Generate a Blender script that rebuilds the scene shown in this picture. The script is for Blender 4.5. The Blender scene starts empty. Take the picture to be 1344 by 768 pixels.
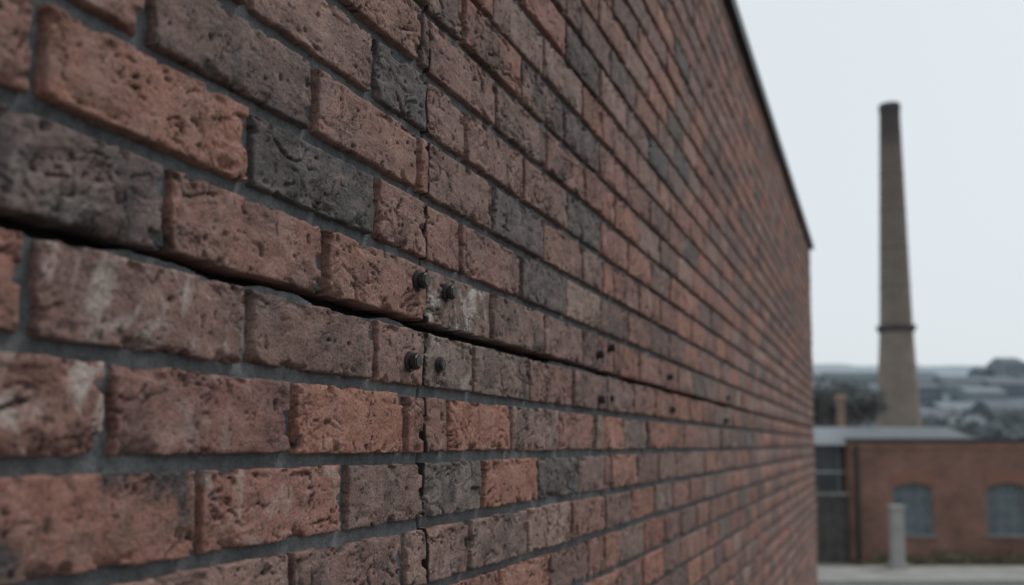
import bpy, bmesh, math, random
import numpy as np
from mathutils import Vector, Matrix
random.seed(7); rng=np.random.default_rng(11)
S=bpy.context.scene
S.view_settings.view_transform='Standard'; S.view_settings.look='None'; S.view_settings.exposure=0
TH=math.radians(20.05); D=0.4856; HC=3.6
def cw(xc,zc,z=0.0):
    return Vector((D+xc*math.cos(TH)-zc*math.sin(TH), xc*math.sin(TH)+zc*math.cos(TH), z))

# ---------------------------------------------------------------- node helpers
class NT:
    def __init__(s,name,rough=0.9,metal=0.0):
        s.m=bpy.data.materials.new(name); s.m.use_nodes=True; s.t=s.m.node_tree; s.N=s.t.nodes; s.L=s.t.links
        s.b=s.N['Principled BSDF']; s.b.inputs['Roughness'].default_value=rough; s.b.inputs['Metallic'].default_value=metal
        s.tc=s.N.new('ShaderNodeTexCoord'); s.co=s.tc.outputs['Object']
    def link(s,a,b): s.L.new(a,b)
    def setv(s,inp,v):
        if isinstance(v,(int,float,tuple)): inp.default_value=v
        else: s.L.new(v,inp)
    def noise(s,scale,detail=4,rough=.5,co=None,dist=0):
        n=s.N.new('ShaderNodeTexNoise'); n.inputs['Scale'].default_value=scale; n.inputs['Detail'].default_value=detail
        n.inputs['Roughness'].default_value=rough; n.inputs['Distortion'].default_value=dist
        s.L.new(co or s.co,n.inputs['Vector']); return n.outputs['Fac']
    def rng(s,v,a,b,c=0,d=1):
        n=s.N.new('ShaderNodeMapRange'); s.setv(n.inputs[0],v)
        for i,x in enumerate((a,b,c,d)): n.inputs[i+1].default_value=x
        return n.outputs[0]
    def math(s,op,a,b=0.0):
        n=s.N.new('ShaderNodeMath'); n.operation=op; s.setv(n.inputs[0],a); s.setv(n.inputs[1],b); return n.outputs[0]
    def vmath(s,op,a,b):
        n=s.N.new('ShaderNodeVectorMath'); n.operation=op; s.setv(n.inputs[0],a); s.setv(n.inputs[1],b); return n.outputs[0]
    def mix(s,f,a,b,mode='MIX'):
        n=s.N.new('ShaderNodeMix'); n.data_type='RGBA'; n.blend_type=mode
        s.setv(n.inputs['Factor'],f)
        for k,v in ((6,a),(7,b)):
            if isinstance(v,tuple): v=v if len(v)==4 else (*v,1)
            s.setv(n.inputs[k],v)
        return n.outputs[2]
    def scale(s,col,f):   # colour * scalar
        return s.vmath('MULTIPLY',col,s.comb(f,f,f))
    def comb(s,x,y,z):
        n=s.N.new('ShaderNodeCombineXYZ')
        for i,v in enumerate((x,y,z)): s.setv(n.inputs[i],v)
        return n.outputs[0]
    def attr(s,name):
        n=s.N.new('ShaderNodeAttribute'); n.attribute_name=name; return n
    def sep(s,v):
        n=s.N.new('ShaderNodeSeparateXYZ'); s.L.new(v,n.inputs[0]); return n.outputs
    def bump(s,h,dist,strength=1.0,prev=None):
        n=s.N.new('ShaderNodeBump'); n.inputs['Distance'].default_value=dist; n.inputs['Strength'].default_value=strength
        s.L.new(h,n.inputs['Height'])
        if prev: s.L.new(prev,n.inputs['Normal'])
        return n.outputs[0]
    def out(s,col,nrm=None):
        if isinstance(col,tuple): s.b.inputs['Base Color'].default_value=(*col,1)
        else: s.L.new(col,s.b.inputs['Base Color'])
        if nrm: s.L.new(nrm,s.b.inputs['Normal'])
        return s.m
def simple(name,c1,c2,scale=5,rough=.85,metal=0,bd=0):
    m=NT(name,rough,metal); n=m.noise(scale,4,.6); f=m.rng(n,.3,.7)
    return m.out(m.mix(f,c1,c2), m.bump(n,bd) if bd else None)

# brick material -----------------------------------------------------------
def brick_material():
    m=NT('weathered_brick',.88)
    m.b.inputs['Specular IOR Level'].default_value=.3
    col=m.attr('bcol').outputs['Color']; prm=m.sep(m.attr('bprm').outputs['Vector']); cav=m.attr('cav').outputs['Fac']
    off=m.comb(m.math('MULTIPLY',prm[0],11.0),m.math('MULTIPLY',prm[0],7.3),m.math('MULTIPLY',prm[0],5.1))
    p=m.vmath('ADD',m.co,off)
    st=m.vmath('MULTIPLY',p,(1.0,.6,1.5))
    n1=m.noise(15,3,.6,p,.4); n2=m.noise(50,4,.7,st,.3); n3=m.noise(360,3,.75,p)
    dk=m.math('MULTIPLY',m.rng(n1,.46,.60),prm[1])
    c=m.mix(dk,col,(.066,.055,.053))
    c=m.mix(m.rng(n2,.45,.75,0,.40),c,(.26,.18,.155))
    c=m.scale(c,m.rng(n2,.25,.75,.58,1.26))
    c=m.scale(c,m.rng(n3,.32,.68,.62,1.34))
    sp=m.rng(n3,.32,.38,1,0)
    c=m.mix(m.math('MULTIPLY',sp,.6),c,(.045,.034,.032))
    cr=m.math('ABSOLUTE',m.math('SUBTRACT',m.noise(26,4,.6,st,1.4),.5))
    crm=m.math('MULTIPLY',m.rng(cr,0,.008,1,0),m.rng(n1,.48,.56))
    c=m.mix(m.math('MULTIPLY',crm,.85),c,(.030,.023,.022))
    wv=m.vmath('MULTIPLY',p,(1,1.0,.75))
    w=m.math('MULTIPLY',m.rng(m.noise(26,5,.7,wv,.6),.51,.66),prm[2])
    c=m.mix(w,c,(.48,.44,.40))
    c=m.mix(m.math('MULTIPLY',cav,.94),c,(.018,.015,.014))  # shade inside fissures, pits and chips painted into the brick colour
    h=m.math('ADD',m.math('MULTIPLY',n3,.0019),m.math('MULTIPLY',crm,-.0020))
    h=m.math('ADD',h,m.math('MULTIPLY',n2,.0016))
    return m.out(c,m.bump(h,1.0,1.0))
def mortar_material():
    m=NT('sandy_mortar',.95)
    n1=m.noise(9,3,.6); n3=m.noise(480,3,.8); n4=m.noise(90,4,.6)
    c=m.mix(m.rng(n1,.35,.65),(.092,.098,.104),(.148,.152,.156))
    c=m.scale(c,m.rng(n3,.3,.7,.52,1.45)); c=m.scale(c,m.rng(n4,.3,.7,.68,1.15))
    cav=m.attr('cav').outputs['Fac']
    c=m.mix(cav,c,(.008,.0075,.0075))  # shade of the open joint and cracks painted as near-black colour
    h=m.math('ADD',m.math('MULTIPLY',n3,.0016),m.math('MULTIPLY',n4,.0024))
    return m.out(c,m.bump(h,1.0,1))
MB=brick_material(); MM=mortar_material()

# ---------------------------------------------------------------- numpy noise
perm=rng.permutation(512).astype(np.int64); vals=rng.random(512)
def vn(x,y,w=0.0):
    xi=np.floor(x).astype(np.int64); yi=np.floor(y).astype(np.int64); fx=x-xi; fy=y-yi
    fx=fx*fx*fx*(fx*(fx*6-15)+10); fy=fy*fy*fy*(fy*(fy*6-15)+10); k=int(w)&511
    def h(a,b): return vals[perm[(a+perm[(b+perm[k])&511])&511]]
    return (h(xi,yi)*(1-fx)+h(xi+1,yi)*fx)*(1-fy)+(h(xi,yi+1)*(1-fx)+h(xi+1,yi+1)*fx)*fy
def fbm(x,y,w=0,o=4,g=.5):
    a=1;s=0;t=0
    for i in range(o):
        s=s+a*vn(x*2**i+i*17.3,y*2**i+i*9.1,w+i); t+=a; a*=g
    return s/t
def ss(a,b,x):
    t=np.clip((x-a)/(b-a),0,1); return t*t*(3-2*t)

class Acc:
    def __init__(s): s.v=[];s.f=[];s.c=[];s.p=[];s.cav=[];s.n=0
    def grid(s,P,col,prm,cav):
        a,b=P.shape[:2]; idx=np.arange(a*b).reshape(a,b)+s.n
        s.v.append(P.reshape(-1,3)); s.n+=a*b
        s.f.append(np.stack([idx[:-1,:-1],idx[1:,:-1],idx[1:,1:],idx[:-1,1:]],-1).reshape(-1,4))
        s.c.append(np.tile(np.array([*col,1.0]),(a*b,1))); s.p.append(np.tile(np.array(prm,float),(a*b,1))); s.cav.append(cav.reshape(-1))
    def build(s,name,mat):
        v=np.concatenate(s.v); f=np.concatenate(s.f)
        me=bpy.data.meshes.new(name); me.vertices.add(len(v)); me.vertices.foreach_set('co',v.astype(np.float32).ravel())
        me.loops.add(len(f)*4); me.loops.foreach_set('vertex_index',f.astype(np.int32).ravel())
        me.polygons.add(len(f)); me.polygons.foreach_set('loop_start',(np.arange(len(f))*4).astype(np.int32))
        me.update(calc_edges=True)
        me.polygons.foreach_set('use_smooth',np.ones(len(f),dtype=bool))
        A=me.attributes.new('bcol','FLOAT_COLOR','POINT'); A.data.foreach_set('color',np.concatenate(s.c).astype(np.float32).ravel())
        A=me.attributes.new('bprm','FLOAT_VECTOR','POINT'); A.data.foreach_set('vector',np.concatenate(s.p).astype(np.float32).ravel())
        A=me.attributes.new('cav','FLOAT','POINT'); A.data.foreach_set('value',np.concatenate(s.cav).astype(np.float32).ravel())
        me.materials.append(mat); me.validate()
        o=bpy.data.objects.new(name,me); S.collection.objects.link(o); return o

# ---------------------------------------------------------------- brick wall
T0=1.045            # position of the movement crack along the wall
T2=1.845
ZC=.137             # height of the open bed joint relative to eye height
def q2t(q): return T0+(q-5.43)*.225
def samp(L,st):
    if st<.006: e=[0,.0006,.0015,.0029,.0048]
    elif st<.02: e=[0,.002,.005]
    else: e=[0,.003]
    n=max(2,int((L-2*e[-1])/st)+1)
    mid=np.linspace(e[-1],L-e[-1],n)
    return np.concatenate([e[:-1],mid,[L-x for x in e[:-1][::-1]]])
PAL=[((.300,.142,.104),.25),((.238,.121,.099),.30),((.182,.115,.100),.24),((.265,.170,.142),.15),((.112,.094,.088),.06)]
def pick():
    r=random.random();a=0
    for c,w in PAL:
        a+=w
        if r<a: break
    k=random.uniform(.80,1.14); j=random.uniform(-.012,.012)
    return (c[0]*k+j,c[1]*k,c[2]*k)
bid=0
def crackline(z): # in-plane wobble of the vertical crack
    return .0070*(vn(z*15,z*0+3.3,5)-.5)*2+.0026*(vn(z*60,z*0+1.3,9)-.5)*2
def brick(acc,t0,t1,z0,z1,st,col,prm,xf=None,cutL=False,cutR=False):
    global bid; bid+=1
    L=t1-t0; H=z1-z0
    T,Z=np.meshgrid(samp(L,st),samp(H,st),indexing='ij')
    w=bid*13
    d=np.minimum(np.minimum(T,L-T),np.minimum(Z,H-Z))
    x=t0+T; y=z0+Z
    proud=random.uniform(-.0020,.0020); ti=random.uniform(-.008,.008); tj=random.uniform(-.02,.02)
    dep=proud+ti*(T-L/2)+tj*(Z-H/2)
    cav=np.zeros_like(T)
    if st<.02:
        r=.0010+.0026*vn(x*60,y*60,w)
    else: r=np.full_like(T,.003)
    k=np.clip(1-d/r,0,1); dep=dep-r*(1-np.sqrt(np.maximum(0,1-k*k)))*.9
    if st<.02:
        dep=dep+.0030*(fbm(x*14,y*24,w+3,3)-.5)
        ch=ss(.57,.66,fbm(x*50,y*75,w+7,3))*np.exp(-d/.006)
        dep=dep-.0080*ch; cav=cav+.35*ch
        wv=np.exp(-d/.010)
        mx=.0018*(fbm(x*45,y*90,w+1,3)-.5)*2*wv; mz=.0022*(fbm(x*40,y*70,w+2,4,.6)-.5)*2*wv
        if cutL: mx=mx*ss(0,.02,T)
        if cutR: mx=mx*ss(0,.02,L-T)
    else: mx=mz=0
    if st<.006:
        wx=2.0*vn(x*34,y*34,w+15)
        a=fbm(x*17+wx,y*34+wx*.6,w+20,4,.55)
        rid=np.abs(a-.5)
        m=ss(.46,.56,fbm(x*13,y*22,w+30,2))
        ln=(1-ss(.0,.015,rid))*m
        step=ss(-.008,.008,a-.5)*m*(1-ss(.02,.14,rid))
        dep=dep-.0030*ln-.0018*step
        cav=cav+1.0*ln+.08*step
        b=fbm(x*60,y*34+3*vn(x*20,y*20,w+25),w+26,3,.5); mb=ss(.58,.68,fbm(x*24,y*40,w+33,2))
        l2=(1-ss(0,.022,np.abs(b-.5)))*mb; dep=dep-.0018*l2; cav=cav+.8*l2
        pt=ss(.88,.94,vn(x*190,y*240,w+40)); dep=dep-.0012*pt; cav=cav+.6*pt
        pt=ss(.91,.96,vn(x*80,y*130,w+41)); dep=dep-.0026*pt; cav=cav+.7*pt
        dep=dep+.0007*(fbm(x*150,y*220,w+44,2,.7)-.5)
    x=x+mx; y=y+mz
    if cutL: x=x+crackline(y)*np.clip(1-T/L,0,1); cav=cav+(1-ss(0,.0016,T))  # cut side face coloured dark so the crack gap looks shaded
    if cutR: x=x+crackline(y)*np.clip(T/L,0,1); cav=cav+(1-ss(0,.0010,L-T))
    P=np.stack([dep,x,y],-1)
    P=np.pad(P,((1,1),(1,1),(0,0)),mode='edge'); cav=np.pad(np.clip(cav,0,1),1,mode='edge')
    P[0,:,0]=P[-1,:,0]=P[:,0,0]=P[:,-1,0]=-.03
    P[...,2]+=HC
    if xf is not None: P=xf(P)
    acc.grid(P,col,prm,cav)

YEND=8.6; YBEG=-1.6
rowsL={3:.85,2:.31,1:.87,0:.42,-1:.88,-2:.19,-3:.62,-4:.20,4:.34,5:.84,6:.37,-5:.7}
rowsR={3:.935,2:.35,1:.88,0:.35,-1:.07,-2:.70,-3:.22,-4:.0,4:.42,5:.9,6:.38,-5:.5}
DARK={(0,2.9):((.155,.112,.102),.9,.2),(1,4.3):((.092,.084,.081),.5,.05),(3,5.2):((.105,.093,.091),.6,.1),(2,3.8):((.165,.107,.092),.8,.05),
      (-3,5.7):((.145,.117,.105),.6,.2),(-3,7.7):((.10,.09,.086),.3,0),(2,6.8):((.12,.10,.095),.4,0),(-3,3.1):((.27,.13,.10),1.,.1),
      (-1,3.4):((.215,.124,.105),.25,.6),(-2,2.7):((.25,.125,.099),.2,.9),(0,5.9):((.21,.137,.114),.5,1.),(-1,5.8):((.19,.133,.114),.5,.4),
      (1,3.3):((.31,.150,.109),.2,.12),(0,3.9):((.245,.125,.099),.35,.1),(-2,3.7):((.225,.110,.091),.45,.2),(-2,4.7):((.31,.143,.102),.1,.1),
      (-1,4.4):((.185,.108,.090),.5,.1),(0,4.9):((.255,.132,.103),.2,.1),(2,4.8):((.26,.143,.116),.3,.1),(-3,4.1):((.275,.132,.102),.2,.4),
      (-3,5.0):((.19,.115,.098),.5,.1),(-2,6.2):((.31,.141,.101),.1,.1),(-3,6.7):((.31,.143,.102),.15,.1),(1,5.1):((.245,.138,.114),.3,.0),(0,6.8):((.21,.13,.108),.5,.1),
      (-2,5.3):((.25,.125,.10),.1,.1),(-2,5.56):((.235,.12,.098),.2,.1),(-4,5.7):((.235,.14,.117),.3,.3),(-1,5.15):((.235,.135,.113),.2,.1),(-4,6.5):((.19,.127,.11),.5,.1),
      (-4,4.8):((.20,.117,.10),.6,.2),(-1,6.6):((.19,.127,.11),.6,.1),(1,5.68):((.245,.13,.11),.2,.1),(1,6.4):((.245,.13,.11),.3,.1),(2,5.9):((.215,.132,.112),.3,0),(3,5.75):((.23,.143,.12),.2,0),(3,6.4):((.245,.142,.12),.2,0),
      (3,4.3):((.23,.137,.115),.3,.1),(3,3.3):((.20,.122,.104),.4,.1),(4,4.8):((.25,.137,.11),.2,0),(4,5.8):((.24,.137,.115),.3,0),(3,7.4):((.22,.132,.11),.3,0),(2,7.8):((.24,.137,.11),.3,0)}
acc=Acc(); jw=.0124
for k in range(-50,20):
    z0=ZC+.075*k+jw/2; z1=ZC+.075*(k+1)-jw/2
    if k==0: z0+=.0002
    if k==-1: z1-=.0002
    pl=rowsL.get(k, (.37 if k%2==0 else .87)+random.uniform(-.05,.05))
    pr=rowsR.get(k, (.38 if k%2==0 else .90)+random.uniform(-.05,.05))
    segs=[]
    js=[YBEG]+[q2t(n+pl) for n in range(-12,8) if YBEG+.05<q2t(n+pl)<T0-.012]
    cg=.0029
    for a,b in zip(js,js[1:]+[None]):
        if b is None: segs.append((a+jw/2,T0-cg,False,True))
        else: segs.append((a+(jw/2 if a>YBEG else 0),b-jw/2,False,False))
    js=[q2t(n+pr) for n in range(5,60) if T0+.015<q2t(n+pr)<YEND-.05]
    pts=[T0]+js+[YEND]
    for a,b in zip(pts,pts[1:]):
        aa=a+(cg if a==T0 else jw/2); bb=b-(0 if b==YEND else jw/2)
        if k>-6 and k<8 and aa<T2-.02 and bb>T2+.02:
            segs.append((aa,T2-.002,a==T0,False)); segs.append((T2+.002,bb,False,False))
        else: segs.append((aa,bb,a==T0,False))
    for (a,b,cl,cr) in segs:
        if b-a<.008: continue
        tm=(a+b)/2; qm=(tm-T0)/.225+5.43; zm=(z0+z1)/2
        if .3<tm<1.75 and -.32<zm<.85: st=.0016
        elif .2<tm<2.7 and -.45<zm<1.3: st=.004
        elif tm<4.6 and -.8<zm<1.7 and tm>0: st=.011
        else: st=.035
        col=pick(); prm=[random.random(),random.choice([0,.15,.3,.5,.7]),random.choice([0,0,.08,.15,.3])]
        best=.33
        for (kk,qq),(c,dk,wh) in DARK.items():
            if kk==k and abs(qq-qm)<best: best=abs(qq-qm); col=c; prm[1]=dk; prm[2]=wh
        dz0,dz1=random.uniform(-.001,.001),random.uniform(-.001,.001)
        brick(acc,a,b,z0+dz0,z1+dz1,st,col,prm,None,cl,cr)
TW=.33
def xf_end(P):
    Q=P.copy(); Q[...,1]=YEND-.003+P[...,0]; Q[...,0]=-P[...,1]; return Q
for k in range(-50,20):
    z0=ZC+.075*k+jw/2; z1=ZC+.075*(k+1)-jw/2
    for a,b in ([(0.002,.215),(.225,TW)] if k%2 else [(.002,.105),(.115,TW)]):
        brick(acc,a,b,z0,z1,.035,pick(),[random.random(),.3,.1],xf_end)
wallE=bpy.data.objects.new('brick_wall',None); S.collection.objects.link(wallE)
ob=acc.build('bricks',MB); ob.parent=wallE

def lines(a,b,fine,specials):
    s=set(); x=a
    while x<b: s.add(round(x,5)); x+=fine
    for (c,h,st) in specials:
        x=c-h
        while x<c+h: s.add(round(x,5)); x+=st
    s.add(b); r=sorted(s); o=[r[0]]
    for v in r[1:]:
        if v-o[-1]>.0004: o.append(v)
    return np.array(o)
def mortar(acc,ts,zs,detail):
    T,Z=np.meshgrid(ts,zs,indexing='ij'); 
    dep=-.0095+np.zeros_like(T); cav=np.zeros_like(T)
    if detail:
        dep+=.0042*(fbm(T*30,Z*60,1,4,.6)-.5)+.0024*(fbm(T*190,Z*190,60,2,.7)-.5)
    wv=fbm(T*5,Z*0+.5,77,3); rg=.0026*(fbm(T*80,Z*80,78,3)-.5)
    lo=ZC-.0062+.007*ss(.44,.64,wv)+rg
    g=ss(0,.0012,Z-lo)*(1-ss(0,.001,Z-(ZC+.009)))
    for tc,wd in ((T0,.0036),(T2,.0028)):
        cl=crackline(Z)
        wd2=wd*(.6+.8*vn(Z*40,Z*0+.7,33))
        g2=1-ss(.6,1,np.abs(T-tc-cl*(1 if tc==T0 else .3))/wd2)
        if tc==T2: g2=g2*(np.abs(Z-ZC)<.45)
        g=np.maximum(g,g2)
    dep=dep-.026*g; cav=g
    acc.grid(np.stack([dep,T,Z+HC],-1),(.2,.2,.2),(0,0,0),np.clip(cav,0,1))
ma=Acc()
ts=lines(.2,2.2,.0042,[(T0,.013,.0009),(T2,.007,.0012)])
zs=lines(-.4,.95,.0042,[(ZC,.0105,.0009)])
mortar(ma,ts,zs,True)
def cl(a,b,n): return np.linspace(a,b,n)
zall=np.concatenate([cl(-3.75,ZC-.02,50),lines(ZC-.011,ZC+.011,.0015,[]),cl(ZC+.02,1.637,30)])
mortar(ma,cl(2.2,YEND-.004,200),zall,False)
mortar(ma,cl(YBEG,.2,30),zall,False)
mortar(ma,lines(.2,2.2,.1,[(T0,.013,.0012)]),cl(-3.75,-.4,200),False)
mortar(ma,lines(.2,2.2,.1,[(T0,.013,.0012)]),cl(.95,1.637,120),False)
ob=ma.build('mortar',MM); ob.parent=wallE

# generic helpers ------------------------------------------------------------
def box(name,x0,x1,y0,y1,z0,z1,mat,parent=None,bev=0):
    bm=bmesh.new(); bmesh.ops.create_cube(bm,size=1)
    for v in bm.verts:
        v.co=Vector(((x0+x1)/2+v.co.x*(x1-x0),(y0+y1)/2+v.co.y*(y1-y0),(z0+z1)/2+v.co.z*(z1-z0)))
    if bev: bmesh.ops.bevel(bm,geom=bm.edges[:],offset=bev,segments=2,affect='EDGES')
    me=bpy.data.meshes.new(name); bm.to_mesh(me); bm.free(); me.materials.append(mat)
    o=bpy.data.objects.new(name,me); S.collection.objects.link(o)
    if parent: o.parent=parent
    return o
def empty(name,loc=(0,0,0),rz=0):
    e=bpy.data.objects.new(name,None); e.location=loc; e.rotation_euler=(0,0,rz); S.collection.objects.link(e); return e
box('core',-TW+.01,-.042,YBEG,YEND-.02,0,HC+1.637,MM,wallE)
M_cop=simple('dark_flashing',(.025,.025,.028),(.045,.045,.048),8,.5,.3)
box('coping',-TW-.03,.022,YBEG-.02,YEND+.03,HC+1.640,HC+1.685,M_cop,wallE,.004)
box('coping_drip',.0225,.030,YBEG-.02,YEND+.034,HC+1.625,HC+1.683,M_cop,wallE,.002)

# bolts
M_bolt=simple('blackened_steel',(.018,.018,.020),(.060,.048,.042),260,.5,.5,.0006)
def bolt(t,z,r=.0085,h=.010):
    bm=bmesh.new(); rx=Matrix.Rotation(math.radians(90),4,'Y')
    bmesh.ops.create_cone(bm,cap_ends=True,segments=28,radius1=r*1.18,radius2=r*1.12,depth=.003,matrix=Matrix.Translation((.001,0,0))@rx)
    g=bmesh.ops.create_cone(bm,cap_ends=True,segments=6,radius1=r*1.04,radius2=r,depth=h,matrix=Matrix.Translation((h/2+.0026,0,0))@rx@Matrix.Rotation(random.uniform(0,1),4,'Z'))
    vs=set(g['verts']); bmesh.ops.bevel(bm,geom=[e for e in bm.edges if e.verts[0] in vs and e.verts[1] in vs],offset=r*.2,segments=3,affect='EDGES')
    bmesh.ops.create_cone(bm,cap_ends=True,segments=12,radius1=r*.4,radius2=r*.4,depth=.03,matrix=Matrix.Translation((-.013,0,0))@rx)
    me=bpy.data.meshes.new('bolt'); bm.to_mesh(me); bm.free(); me.materials.append(M_bolt)
    o=bpy.data.objects.new('bolt',me); o.location=(.0012,t,HC+z); S.collection.objects.link(o)
for a in ((1.0185,.187,.0104,.009),(1.098,.185,.0096,.008),(0.998,.093,.0100,.009),(1.078,.0955,.0084,.003),
          (1.795,.170),(1.88,.190),(1.80,.086),(1.89,.092,.007,.004),(2.465,.171),(2.49,.090),(3.49,.165),(3.45,.085)):
    bolt(*a)

# ---------------------------------------------------------------- ground
def sheet(name,corners,z,mat,parent=None):
    me=bpy.data.meshes.new(name); me.from_pydata([(c[0],c[1],z) for c in corners],[],[tuple(range(len(corners)))]); me.materials.append(mat)
    o=bpy.data.objects.new(name,me); S.collection.objects.link(o)
    if parent: o.parent=parent
    return o
M_gr=simple('gravelly_earth',(.13,.125,.11),(.20,.19,.17),.4,.95,0,.01)
sheet('ground',[(-2500,-2500),(2500,-2500),(2500,2500),(-2500,2500)],0,M_gr)
M_asph=simple('asphalt',(.045,.046,.048),(.075,.075,.075),3,.85,0,.004)
M_conc=simple('pale_concrete',(.18,.178,.168),(.28,.27,.25),1.2,.9,0,.004)
M_post=simple('post_concrete',(.26,.26,.245),(.36,.35,.33),1.2,.9,0,.004)
M_grass=simple('winter_grass',(.055,.058,.032),(.12,.10,.06),2.5,.95,0,.03)
yard=empty('road',cw(0,0),TH)
sheet('carriageway',[(-6,18.0),(60,18.0),(60,26.2),(-6,26.2)],.004,M_asph,yard)
sheet('painted_line',[(-6,25.6),(60,25.6),(60,25.72),(-6,25.72)],.008,simple('road_paint',(.6,.6,.58),(.75,.75,.72),3),yard)
pv=empty('pavement',cw(0,0),TH)
box('kerb',-6,60,26.2,26.34,-.05,.13,M_post,pv,.015)
box('paving',-6,60,26.34,29.3,-.05,.125,M_conc,pv)
gv=empty('grass_verge',cw(0,0),TH); sheet('turf',[(10.4,29.3),(60,29.3),(60,31.2),(10.4,31.2)],.10,M_grass,gv)
def leafmass(name,blobs,n,size,mat,parent=None,seed=1):
    r=random.Random(seed); vs=[];fs=[]
    for (cx,cy,cz,rx,ry,rz,dens) in blobs:
        for i in range(int(n*dens)):
            while True:
                a,b,c=r.uniform(-1,1),r.uniform(-1,1),r.uniform(-1,1); l=a*a+b*b+c*c
                if .12<l<1: break
            p=Vector((cx+a*rx,cy+b*ry,cz+c*rz)); s=size*r.uniform(.5,1.5)
            u=Vector((r.gauss(0,1),r.gauss(0,1),r.gauss(0,1))).normalized(); w=u.orthogonal().normalized()
            k=len(vs); vs+= [p-u*s,p+w*s*.5,p+u*s,p-w*s*.5]; fs.append((k,k+1,k+2,k+3))
    me=bpy.data.meshes.new(name); me.from_pydata(vs,[],fs); me.materials.append(mat)
    o=bpy.data.objects.new(name,me); S.collection.objects.link(o)
    if parent: o.parent=parent
    return o
leafmass('tufts',[(x,30.2+random.uniform(-.5,.3),.2,.9,.5,random.uniform(.15,.45),1) for x in np.arange(11.6,40,1.0)],160,.09,M_grass,gv,seed=3)

# ---------------------------------------------------------------- factory building
def brick_tex(name,c1,c2,mort,sc):
    m=NT(name,.9); b=m.N.new('ShaderNodeTexBrick'); v=m.sep(m.co)
    m.link(m.comb(m.math('ADD',v[0],v[1]),v[2],0.0),b.inputs['Vector'])
    b.inputs['Color1'].default_value=(*c1,1); b.inputs['Color2'].default_value=(*c2,1); b.inputs['Mortar'].default_value=(*mort,1)
    b.inputs['Scale'].default_value=1; b.inputs['Brick Width'].default_value=.225*sc; b.inputs['Row Height'].default_value=.075*sc; b.inputs['Mortar Size'].default_value=.006*sc
    c=m.scale(b.outputs['Color'],m.rng(m.noise(.7,4,.6),.3,.7,.62,1.2)); return m,c
mm,c=brick_tex('red_factory_brick',(.27,.125,.088),(.20,.095,.072),(.19,.165,.15),1); M_fb=mm.out(c)
M_dark=simple('dark_timber',(.05,.045,.045),(.10,.09,.085),3,.8)
M_pale=simple('galvanised_roof',(.36,.39,.41),(.48,.51,.53),.8,.5,.1)
M_glass=simple('window_glass',(.09,.12,.135),(.15,.18,.20),1.5,.12,0)
M_gdark=simple('dark_glass',(.03,.036,.042),(.06,.07,.08),1.5,.15,0)
M_frame=simple('grey_frame',(.16,.18,.19),(.22,.24,.25),4,.6)
M_roof=simple('roof_felt',(.06,.06,.065),(.09,.09,.095),2,.9)
M_arch=simple('arch_brick',(.19,.09,.065),(.25,.12,.085),9)
fb=empty('factory_building',cw(0,31),TH)
FX0,FX1,FH=10.45,41.0,3.72
wz0,wz1,ww=.78,2.30,1.24; rise=.14
cs=[12.36+2.88*i for i in range(10)]
def arch_lintel(name,x0,x1,zsp,rise,ztop,y0,y1,mat,par):
    n=12; xs=np.linspace(x0,x1,n+1); vs=[];fs=[]
    for x in xs:
        u=(x-x0)/(x1-x0)*2-1; zb=zsp+rise*(1-u*u)
        vs+=[(x,y0,zb),(x,y0,ztop),(x,y1,ztop),(x,y1,zb)]
    for i in range(n):
        a=i*4;b=a+4
        for j in range(4): fs.append((a+j,b+j,b+(j+1)%4,a+(j+1)%4))
    me=bpy.data.meshes.new(name); me.from_pydata(vs,[],fs); me.materials.append(mat)
    bm=bmesh.new(); bm.from_mesh(me); bmesh.ops.recalc_face_normals(bm,faces=bm.faces[:]); bm.to_mesh(me); bm.free()
    o=bpy.data.objects.new(name,me); S.collection.objects.link(o); o.parent=par
x=FX0
for i,c in enumerate(cs):
    a,b=c-ww/2,c+ww/2
    box('pier_%d'%i,x,a,0,.35,0,FH,M_fb,fb); x=b
    box('apron_%d'%i,a,b,0.002,.35,0,wz0,M_fb,fb)
    arch_lintel('lintel_%d'%i,a,b,wz1,rise,FH,.002,.35,M_fb,fb)
    arch_lintel('arch_ring_%d'%i,a-.06,b+.06,wz1+.01,rise,wz1+rise+.30,-.02,-.0022,M_arch,fb)
    box('sill_%d'%i,a-.08,b+.08,-.07,.2,wz0+.001,wz0+.08,M_conc,fb,.01)
    box('glass_%d'%i,a,b,.16,.18,wz0,wz1+rise,M_glass,fb)
    box('frame_l_%d'%i,a,a+.07,.10,.159,wz0+.08,wz1+rise,M_frame,fb); box('frame_r_%d'%i,b-.07,b,.10,.159,wz0+.08,wz1+rise,M_frame,fb)
    for j in (1,2): box('mullion_%d_%d'%(i,j),a+j*ww/3-.02,a+j*ww/3+.02,.12,.158,wz0+.08,wz1+rise,M_frame,fb)
    for j in range(1,4): box('transom_%d_%d'%(i,j),a+.07,b-.07,.125,.157,wz0+j*.42-.018,wz0+j*.42+.018,M_frame,fb)
box('pier_end',x,FX1,0,.35,0,FH,M_fb,fb)
box('side_wall',FX0+.003,FX0+.35,.352,14,0,FH-.002,M_fb,fb); box('side_wall_far',FX1-.35,FX1-.003,.352,14,0,FH-.002,M_fb,fb)
box('back_wall',FX0+.35,FX1-.35,13.6,13.99,0,FH-.003,M_fb,fb)
box('flat_roof',FX0+.351,FX1-.351,.351,13.59,FH-.4,FH-.25,M_roof,fb)
box('parapet_coping',FX0-.06,FX1+.06,-.06,.41,FH+.002,FH+.10,M_cop,fb,.01)
box('parapet_band',FX0,FX1,-.03,-.002,FH-.22,FH-.06,M_fb,fb)
box('downpipe',FX0+.12,FX0+.24,-.14,-.03,0,FH-.1,M_cop,fb,.02)
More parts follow.
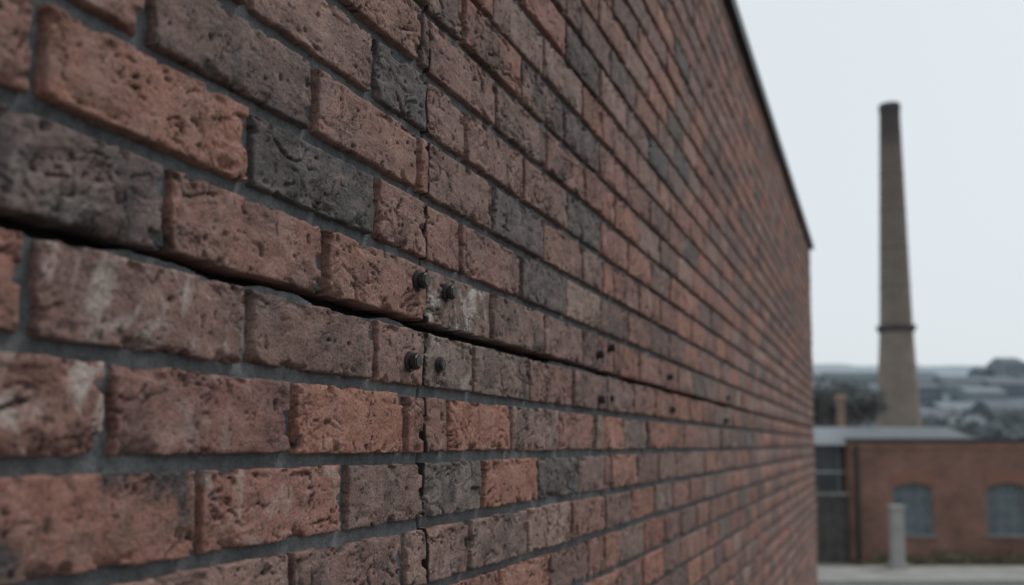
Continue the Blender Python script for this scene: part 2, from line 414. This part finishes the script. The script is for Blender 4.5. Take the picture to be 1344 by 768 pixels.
def prism(name,prof,y0,y1,mat,par):
    n=len(prof); vs=[(x,y0,z) for x,z in prof]+[(x,y1,z) for x,z in prof]
    fs=[tuple(range(n))[::-1],tuple(range(n,2*n))]+[(i,(i+1)%n,(i+1)%n+n,i+n) for i in range(n)]
    me=bpy.data.meshes.new(name); me.from_pydata(vs,[],fs); me.materials.append(mat)
    bm=bmesh.new(); bm.from_mesh(me); bmesh.ops.recalc_face_normals(bm,faces=bm.faces[:]); bm.to_mesh(me); bm.free()
    o=bpy.data.objects.new(name,me); S.collection.objects.link(o); o.parent=par; return o
prism('monitor_roof',[(4,FH-.2),(14.9,FH-.2),(14.9,FH+.12),(14.0,FH+.48),(4,FH+.48)],1.2,7,M_pale,fb)
box('annex_wall',2.5,FX0-.004,.25,9,0,2.05,M_dark,fb)
box('annex_clerestory',2.5,FX0-.006,.6,8.9,2.052,FH-.1,M_gdark,fb)
for i,xx in enumerate(np.arange(2.6,FX0-.1,.85)): box('annex_mullion_%d'%i,xx,xx+.06,.53,.598,2.052,FH-.1,M_frame,fb)
box('annex_rail',2.5,FX0-.006,.50,.528,2.75,2.80,M_pale,fb)
box('annex_ledge',2.45,FX0-.01,.15,.59,2.053,2.15,M_conc,fb)
box('annex_eaves',2.4,FX0-.07,.1,9.1,FH-.098,FH+.02,M_pale,fb)
for i,xx in enumerate(np.arange(2.6,FX0-.1,.32)): box('annex_batten_%d'%i,xx,xx+.05,.21,.248,0,2.03,M_dark,fb)
def lathe(name,prof,seg,mat,parent=None,smooth=True,loc=(0,0,0)):
    vs=[];fs=[]
    for r,z in prof:
        for i in range(seg):
            a=2*math.pi*i/seg; vs.append((r*math.cos(a)+loc[0],r*math.sin(a)+loc[1],z+loc[2]))
    for j in range(len(prof)-1):
        for i in range(seg):
            fs.append((j*seg+i,j*seg+(i+1)%seg,(j+1)*seg+(i+1)%seg,(j+1)*seg+i))
    fs.append(tuple(range((len(prof)-1)*seg,len(prof)*seg)))
    me=bpy.data.meshes.new(name); me.from_pydata(vs,[],fs); me.materials.append(mat)
    for p in me.polygons: p.use_smooth=smooth and len(p.vertices)==4
    o=bpy.data.objects.new(name,me); S.collection.objects.link(o)
    if parent: o.parent=parent
    return o
M_rust=simple('rusty_metal',(.20,.12,.08),(.30,.20,.15),6,.8)
lathe('flue',[(.13,FH-.3),(.13,FH+1.45),(.2,FH+1.45),(.2,FH+1.55),(.11,FH+1.6)],16,M_rust,fb,loc=(11.2,3.0,0))
po=empty('concrete_post',cw(11.0,28.8),TH)
prism('shaft',[(-.17,.12),(.17,.12),(.15,1.78),(-.15,1.78)],-.15,.15,M_post,po)
box('cap',-.2,.2,-.2,.2,1.782,1.90,M_post,po,.02); box('foot',-.24,.24,-.24,.24,.126,.26,M_post,po,.02)

# ---------------------------------------------------------------- chimney
m=NT('chimney_brick',.9); b=m.N.new('ShaderNodeTexBrick'); v=m.sep(m.co)
ang=m.math('ARCTAN2',v[1],v[0]); m.link(m.comb(m.math('MULTIPLY',ang,1.6),v[2],0.0),b.inputs['Vector'])
b.inputs['Color1'].default_value=(.24,.195,.16,1); b.inputs['Color2'].default_value=(.19,.15,.122,1); b.inputs['Mortar'].default_value=(.21,.19,.17,1)
b.inputs['Scale'].default_value=1; b.inputs['Brick Width'].default_value=.45; b.inputs['Row Height'].default_value=.15; b.inputs['Mortar Size'].default_value=.012
c=m.scale(b.outputs['Color'],m.rng(m.noise(.5,4,.65),.3,.7,.8,1.15))
soot=m.rng(m.math('ADD',v[2],m.math('MULTIPLY',m.noise(.35,4,.6),5)),14,36,0,1)
c=m.mix(m.math('MULTIPLY',soot,.7),c,(.10,.085,.082)); 
c=m.mix(m.rng(m.math('ADD',v[2],m.math('MULTIPLY',m.noise(1.2,3,.6),1.4)),31.2,32.6,0,.7),c,(.045,.040,.042)); M_ch=m.out(c)
ch=empty('factory_chimney',cw(34.85,90),0)
H=HC+457*90/1310
def rad(z): 
    if z>14.2: return 1.43+(z-14.2)/(H-14.2)*(.88-1.43)
    return 1.43+(14.2-z)/14.2*.78
prof=[(rad(z),z) for z in np.linspace(0,H-1.2,40)]
prof+=[(.91,H-1.15),(.92,H-.6),(.96,H-.55),(.96,H-.05),(.92,H),(.65,H),(.62,H-3)]
lathe('stack',prof,48,M_ch,ch)
M_gal=simple('gallery_steel',(.06,.055,.055),(.09,.085,.08),3)
lathe('gallery',[(1.4,13.8),(1.62,13.95),(1.72,14.3),(1.72,14.42),(1.40,14.5)],48,M_gal,ch)
M_band=simple('band_steel',(.12,.10,.09),(.16,.13,.12),3)
for i,z in enumerate((18,21.5,25,28.3)): lathe('steel_band_%d'%i,[(rad(z),z),(rad(z)+.03,z+.01),(rad(z)+.03,z+.12),(rad(z)-.02,z+.13)],40,M_band,ch)
for i in range(0,40,2): box('ladder_rung_%d'%i,-.2,.2,-rad(2+i*.75)-.14,-rad(2+i*.75)-.11,2+i*.75,2.03+i*.75,M_band,ch)

# ---------------------------------------------------------------- distant setting
M_far1=simple('hazy_woodland',(.12,.155,.18),(.175,.21,.24),.05,1)  # distance haze is painted into these blue-grey base colours
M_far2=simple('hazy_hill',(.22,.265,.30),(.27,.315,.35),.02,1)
def ridge(name,zc,h,amp,seed,mat,xa=-900,xb=1400,dep=250,n=240):
    e=empty(name,cw(0,zc),TH); xs=np.linspace(xa,xb,n); rows=10; vs=[];fs=[]
    for j in range(rows):
        f=j/(rows-1); yy=f*dep; prof=math.sin(f*math.pi)**.8
        hh=h+amp*(fbm(xs/180+seed,xs*0+f*1.2,seed,4)-.5)*2+amp*.35*(fbm(xs/14,xs*0+f*9,seed+3,3)-.5)
        for x,q in zip(xs,hh): vs.append((x,yy,max(q,0)*prof-.3))
    for j in range(rows-1):
        for i in range(n-1): a=j*n+i; fs.append((a,a+1,a+n+1,a+n))
    me=bpy.data.meshes.new(name+'_terrain'); me.from_pydata(vs,[],fs); me.materials.append(mat)
    for p in me.polygons: p.use_smooth=True
    o=bpy.data.objects.new('terrain',me); S.collection.objects.link(o); o.parent=e
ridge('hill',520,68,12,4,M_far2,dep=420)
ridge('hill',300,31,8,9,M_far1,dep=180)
r=random.Random(5); bm=bmesh.new(); mats=[simple('far_wall_pale',(.19,.225,.25),(.24,.275,.30),.1),simple('far_wall_mid',(.13,.155,.18),(.17,.20,.22),.1),simple('far_wall_dark',(.08,.097,.115),(.11,.13,.15),.1)]  # far wall colours carry painted-in haze
for i in range(210):
    zc=r.uniform(170,400); x=zc*r.uniform(.1,.95); w=r.uniform(8,26); d=r.uniform(6,14); 
    base=0 if zc<300 else (zc-300)*.22
    h=base+r.uniform(4,9.5)*(.6+zc/330); mi=r.choice([0,1,1,2,2]) if zc<260 else r.choice([0,1,1])
    vs=[bm.verts.new((x+sx*w/2,zc+sy*d/2,z)) for z in (0,h) for sx,sy in ((-1,-1),(1,-1),(1,1),(-1,1))]
    rd=[bm.verts.new((x-w/2,zc,h+d*.16)),bm.verts.new((x+w/2,zc,h+d*.16))]
    F=[(vs[0],vs[1],vs[5],vs[4]),(vs[1],vs[2],vs[6],rd[1],vs[5]),(vs[2],vs[3],vs[7],vs[6]),(vs[3],vs[0],vs[4],rd[0],vs[7])]
    for f in F: bm.faces.new(f).material_index=mi
    for f in ((vs[4],vs[5],rd[1],rd[0]),(vs[6],vs[7],rd[0],rd[1])): bm.faces.new(f).material_index=r.choice([1,2,2])
    for k in range(int((h-base)//3)):
        z=base+1.2+k*3
        for q in range(int(w//2.5)):
            xx=x-w/2+1.2+q*2.5; yy=zc-d/2-.04
            f=bm.faces.new([bm.verts.new((xx,yy,z)),bm.verts.new((xx+1.1,yy,z)),bm.verts.new((xx+1.1,yy,z+1.3)),bm.verts.new((xx,yy,z+1.3))]); f.material_index=2
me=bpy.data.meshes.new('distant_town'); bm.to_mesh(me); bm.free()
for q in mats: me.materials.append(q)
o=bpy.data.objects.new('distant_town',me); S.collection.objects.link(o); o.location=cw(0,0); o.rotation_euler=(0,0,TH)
bl=[]
for i in range(170):
    zc=r.uniform(105,280); x=zc*r.uniform(.18,.85); h=r.uniform(5,8)*(.7+zc/260)
    for k in range(3): bl.append((x+r.uniform(-2,2),zc+r.uniform(-2,2),h*r.uniform(.3,.8),h*.28,h*.28,h*.25,1))
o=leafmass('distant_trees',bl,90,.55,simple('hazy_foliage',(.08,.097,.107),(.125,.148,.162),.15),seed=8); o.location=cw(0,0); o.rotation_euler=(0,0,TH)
def tree(loc,h,seed,dens=1):
    e=empty('tree',loc,0); rr=random.Random(seed); bm=bmesh.new(); tips=[]
    def seg(p,d,l,r0,lv):
        q=p+d*l; r1=r0*.68
        mt=Matrix.Translation((p+q)/2)@d.to_track_quat('Z','Y').to_matrix().to_4x4()
        bmesh.ops.create_cone(bm,cap_ends=False,segments=7,radius1=r0,radius2=r1,depth=l*1.03,matrix=mt)
        if lv>=3: tips.append(q)
        if lv<5:
            for i in range(3 if lv else 5):
                dd=(d+Vector((rr.gauss(0,.5),rr.gauss(0,.5),rr.gauss(.12,.28)))).normalized(); seg(q,dd,l*rr.uniform(.62,.85),r1*.8,lv+1)
    seg(Vector((0,0,0)),Vector((0,0,1)),h*.26,h*.022,0)
    me=bpy.data.meshes.new('limbs'); bm.to_mesh(me); bm.free(); me.materials.append(simple('bark_%d'%seed,(.06,.05,.045),(.10,.085,.075),4))
    o=bpy.data.objects.new('limbs',me); S.collection.objects.link(o); o.parent=e
    leafmass('crown',[(t.x,t.y,t.z,h*.05,h*.05,h*.04,1) for t in tips],int(7*dens),.12,simple('leaf_%d'%seed,(.06,.07,.07),(.11,.125,.12),1),e,seed=seed)
tree(cw(17.9,56),8.6,3); tree(cw(15,60),8.0,12); tree(cw(25.0,60),6.6,21,.5)

# ---------------------------------------------------------------- light
W=bpy.data.worlds.new('World'); S.world=W; W.use_nodes=True; nt=W.node_tree
bg=nt.nodes['Background']; sky=nt.nodes.new('ShaderNodeTexSky'); sky.sky_type='NISHITA'; sky.sun_disc=False
EL=math.radians(56); AZ=math.radians(40)
sky.sun_elevation=EL; sky.sun_rotation=AZ; sky.dust_density=4; sky.air_density=1.0
mx=nt.nodes.new('ShaderNodeMix'); mx.data_type='RGBA'; mx.inputs['Factor'].default_value=.82
hs=nt.nodes.new('ShaderNodeHueSaturation'); hs.inputs['Saturation'].default_value=.45
nt.links.new(sky.outputs[0],hs.inputs['Color']); nt.links.new(hs.outputs[0],mx.inputs[6]); mx.inputs[7].default_value=(7.9,8.6,9.05,1)
nt.links.new(mx.outputs[2],bg.inputs['Color']); bg.inputs['Strength'].default_value=.1
sun=bpy.data.lights.new('sun','SUN'); sun.energy=1.5; sun.angle=math.radians(10); sun.color=(1,.97,.94)
so=bpy.data.objects.new('sun',sun); S.collection.objects.link(so)
dv=Vector((math.sin(AZ)*math.cos(EL),math.cos(AZ)*math.cos(EL),math.sin(EL))); so.rotation_euler=dv.to_track_quat('Z','Y').to_euler(); so.location=(5,0,12)

# ---------------------------------------------------------------- camera
cam=bpy.data.cameras.new('camera'); co=bpy.data.objects.new('camera',cam); S.collection.objects.link(co)
co.location=(D,0,HC); co.rotation_euler=(math.radians(94.5),0,TH)
cam.sensor_width=36; cam.lens=36*1310/1344; cam.shift_y=98/1344; cam.clip_start=.02; cam.clip_end=6000
cam.dof.use_dof=True; cam.dof.focus_distance=1.07; cam.dof.aperture_fstop=4.3
S.camera=co
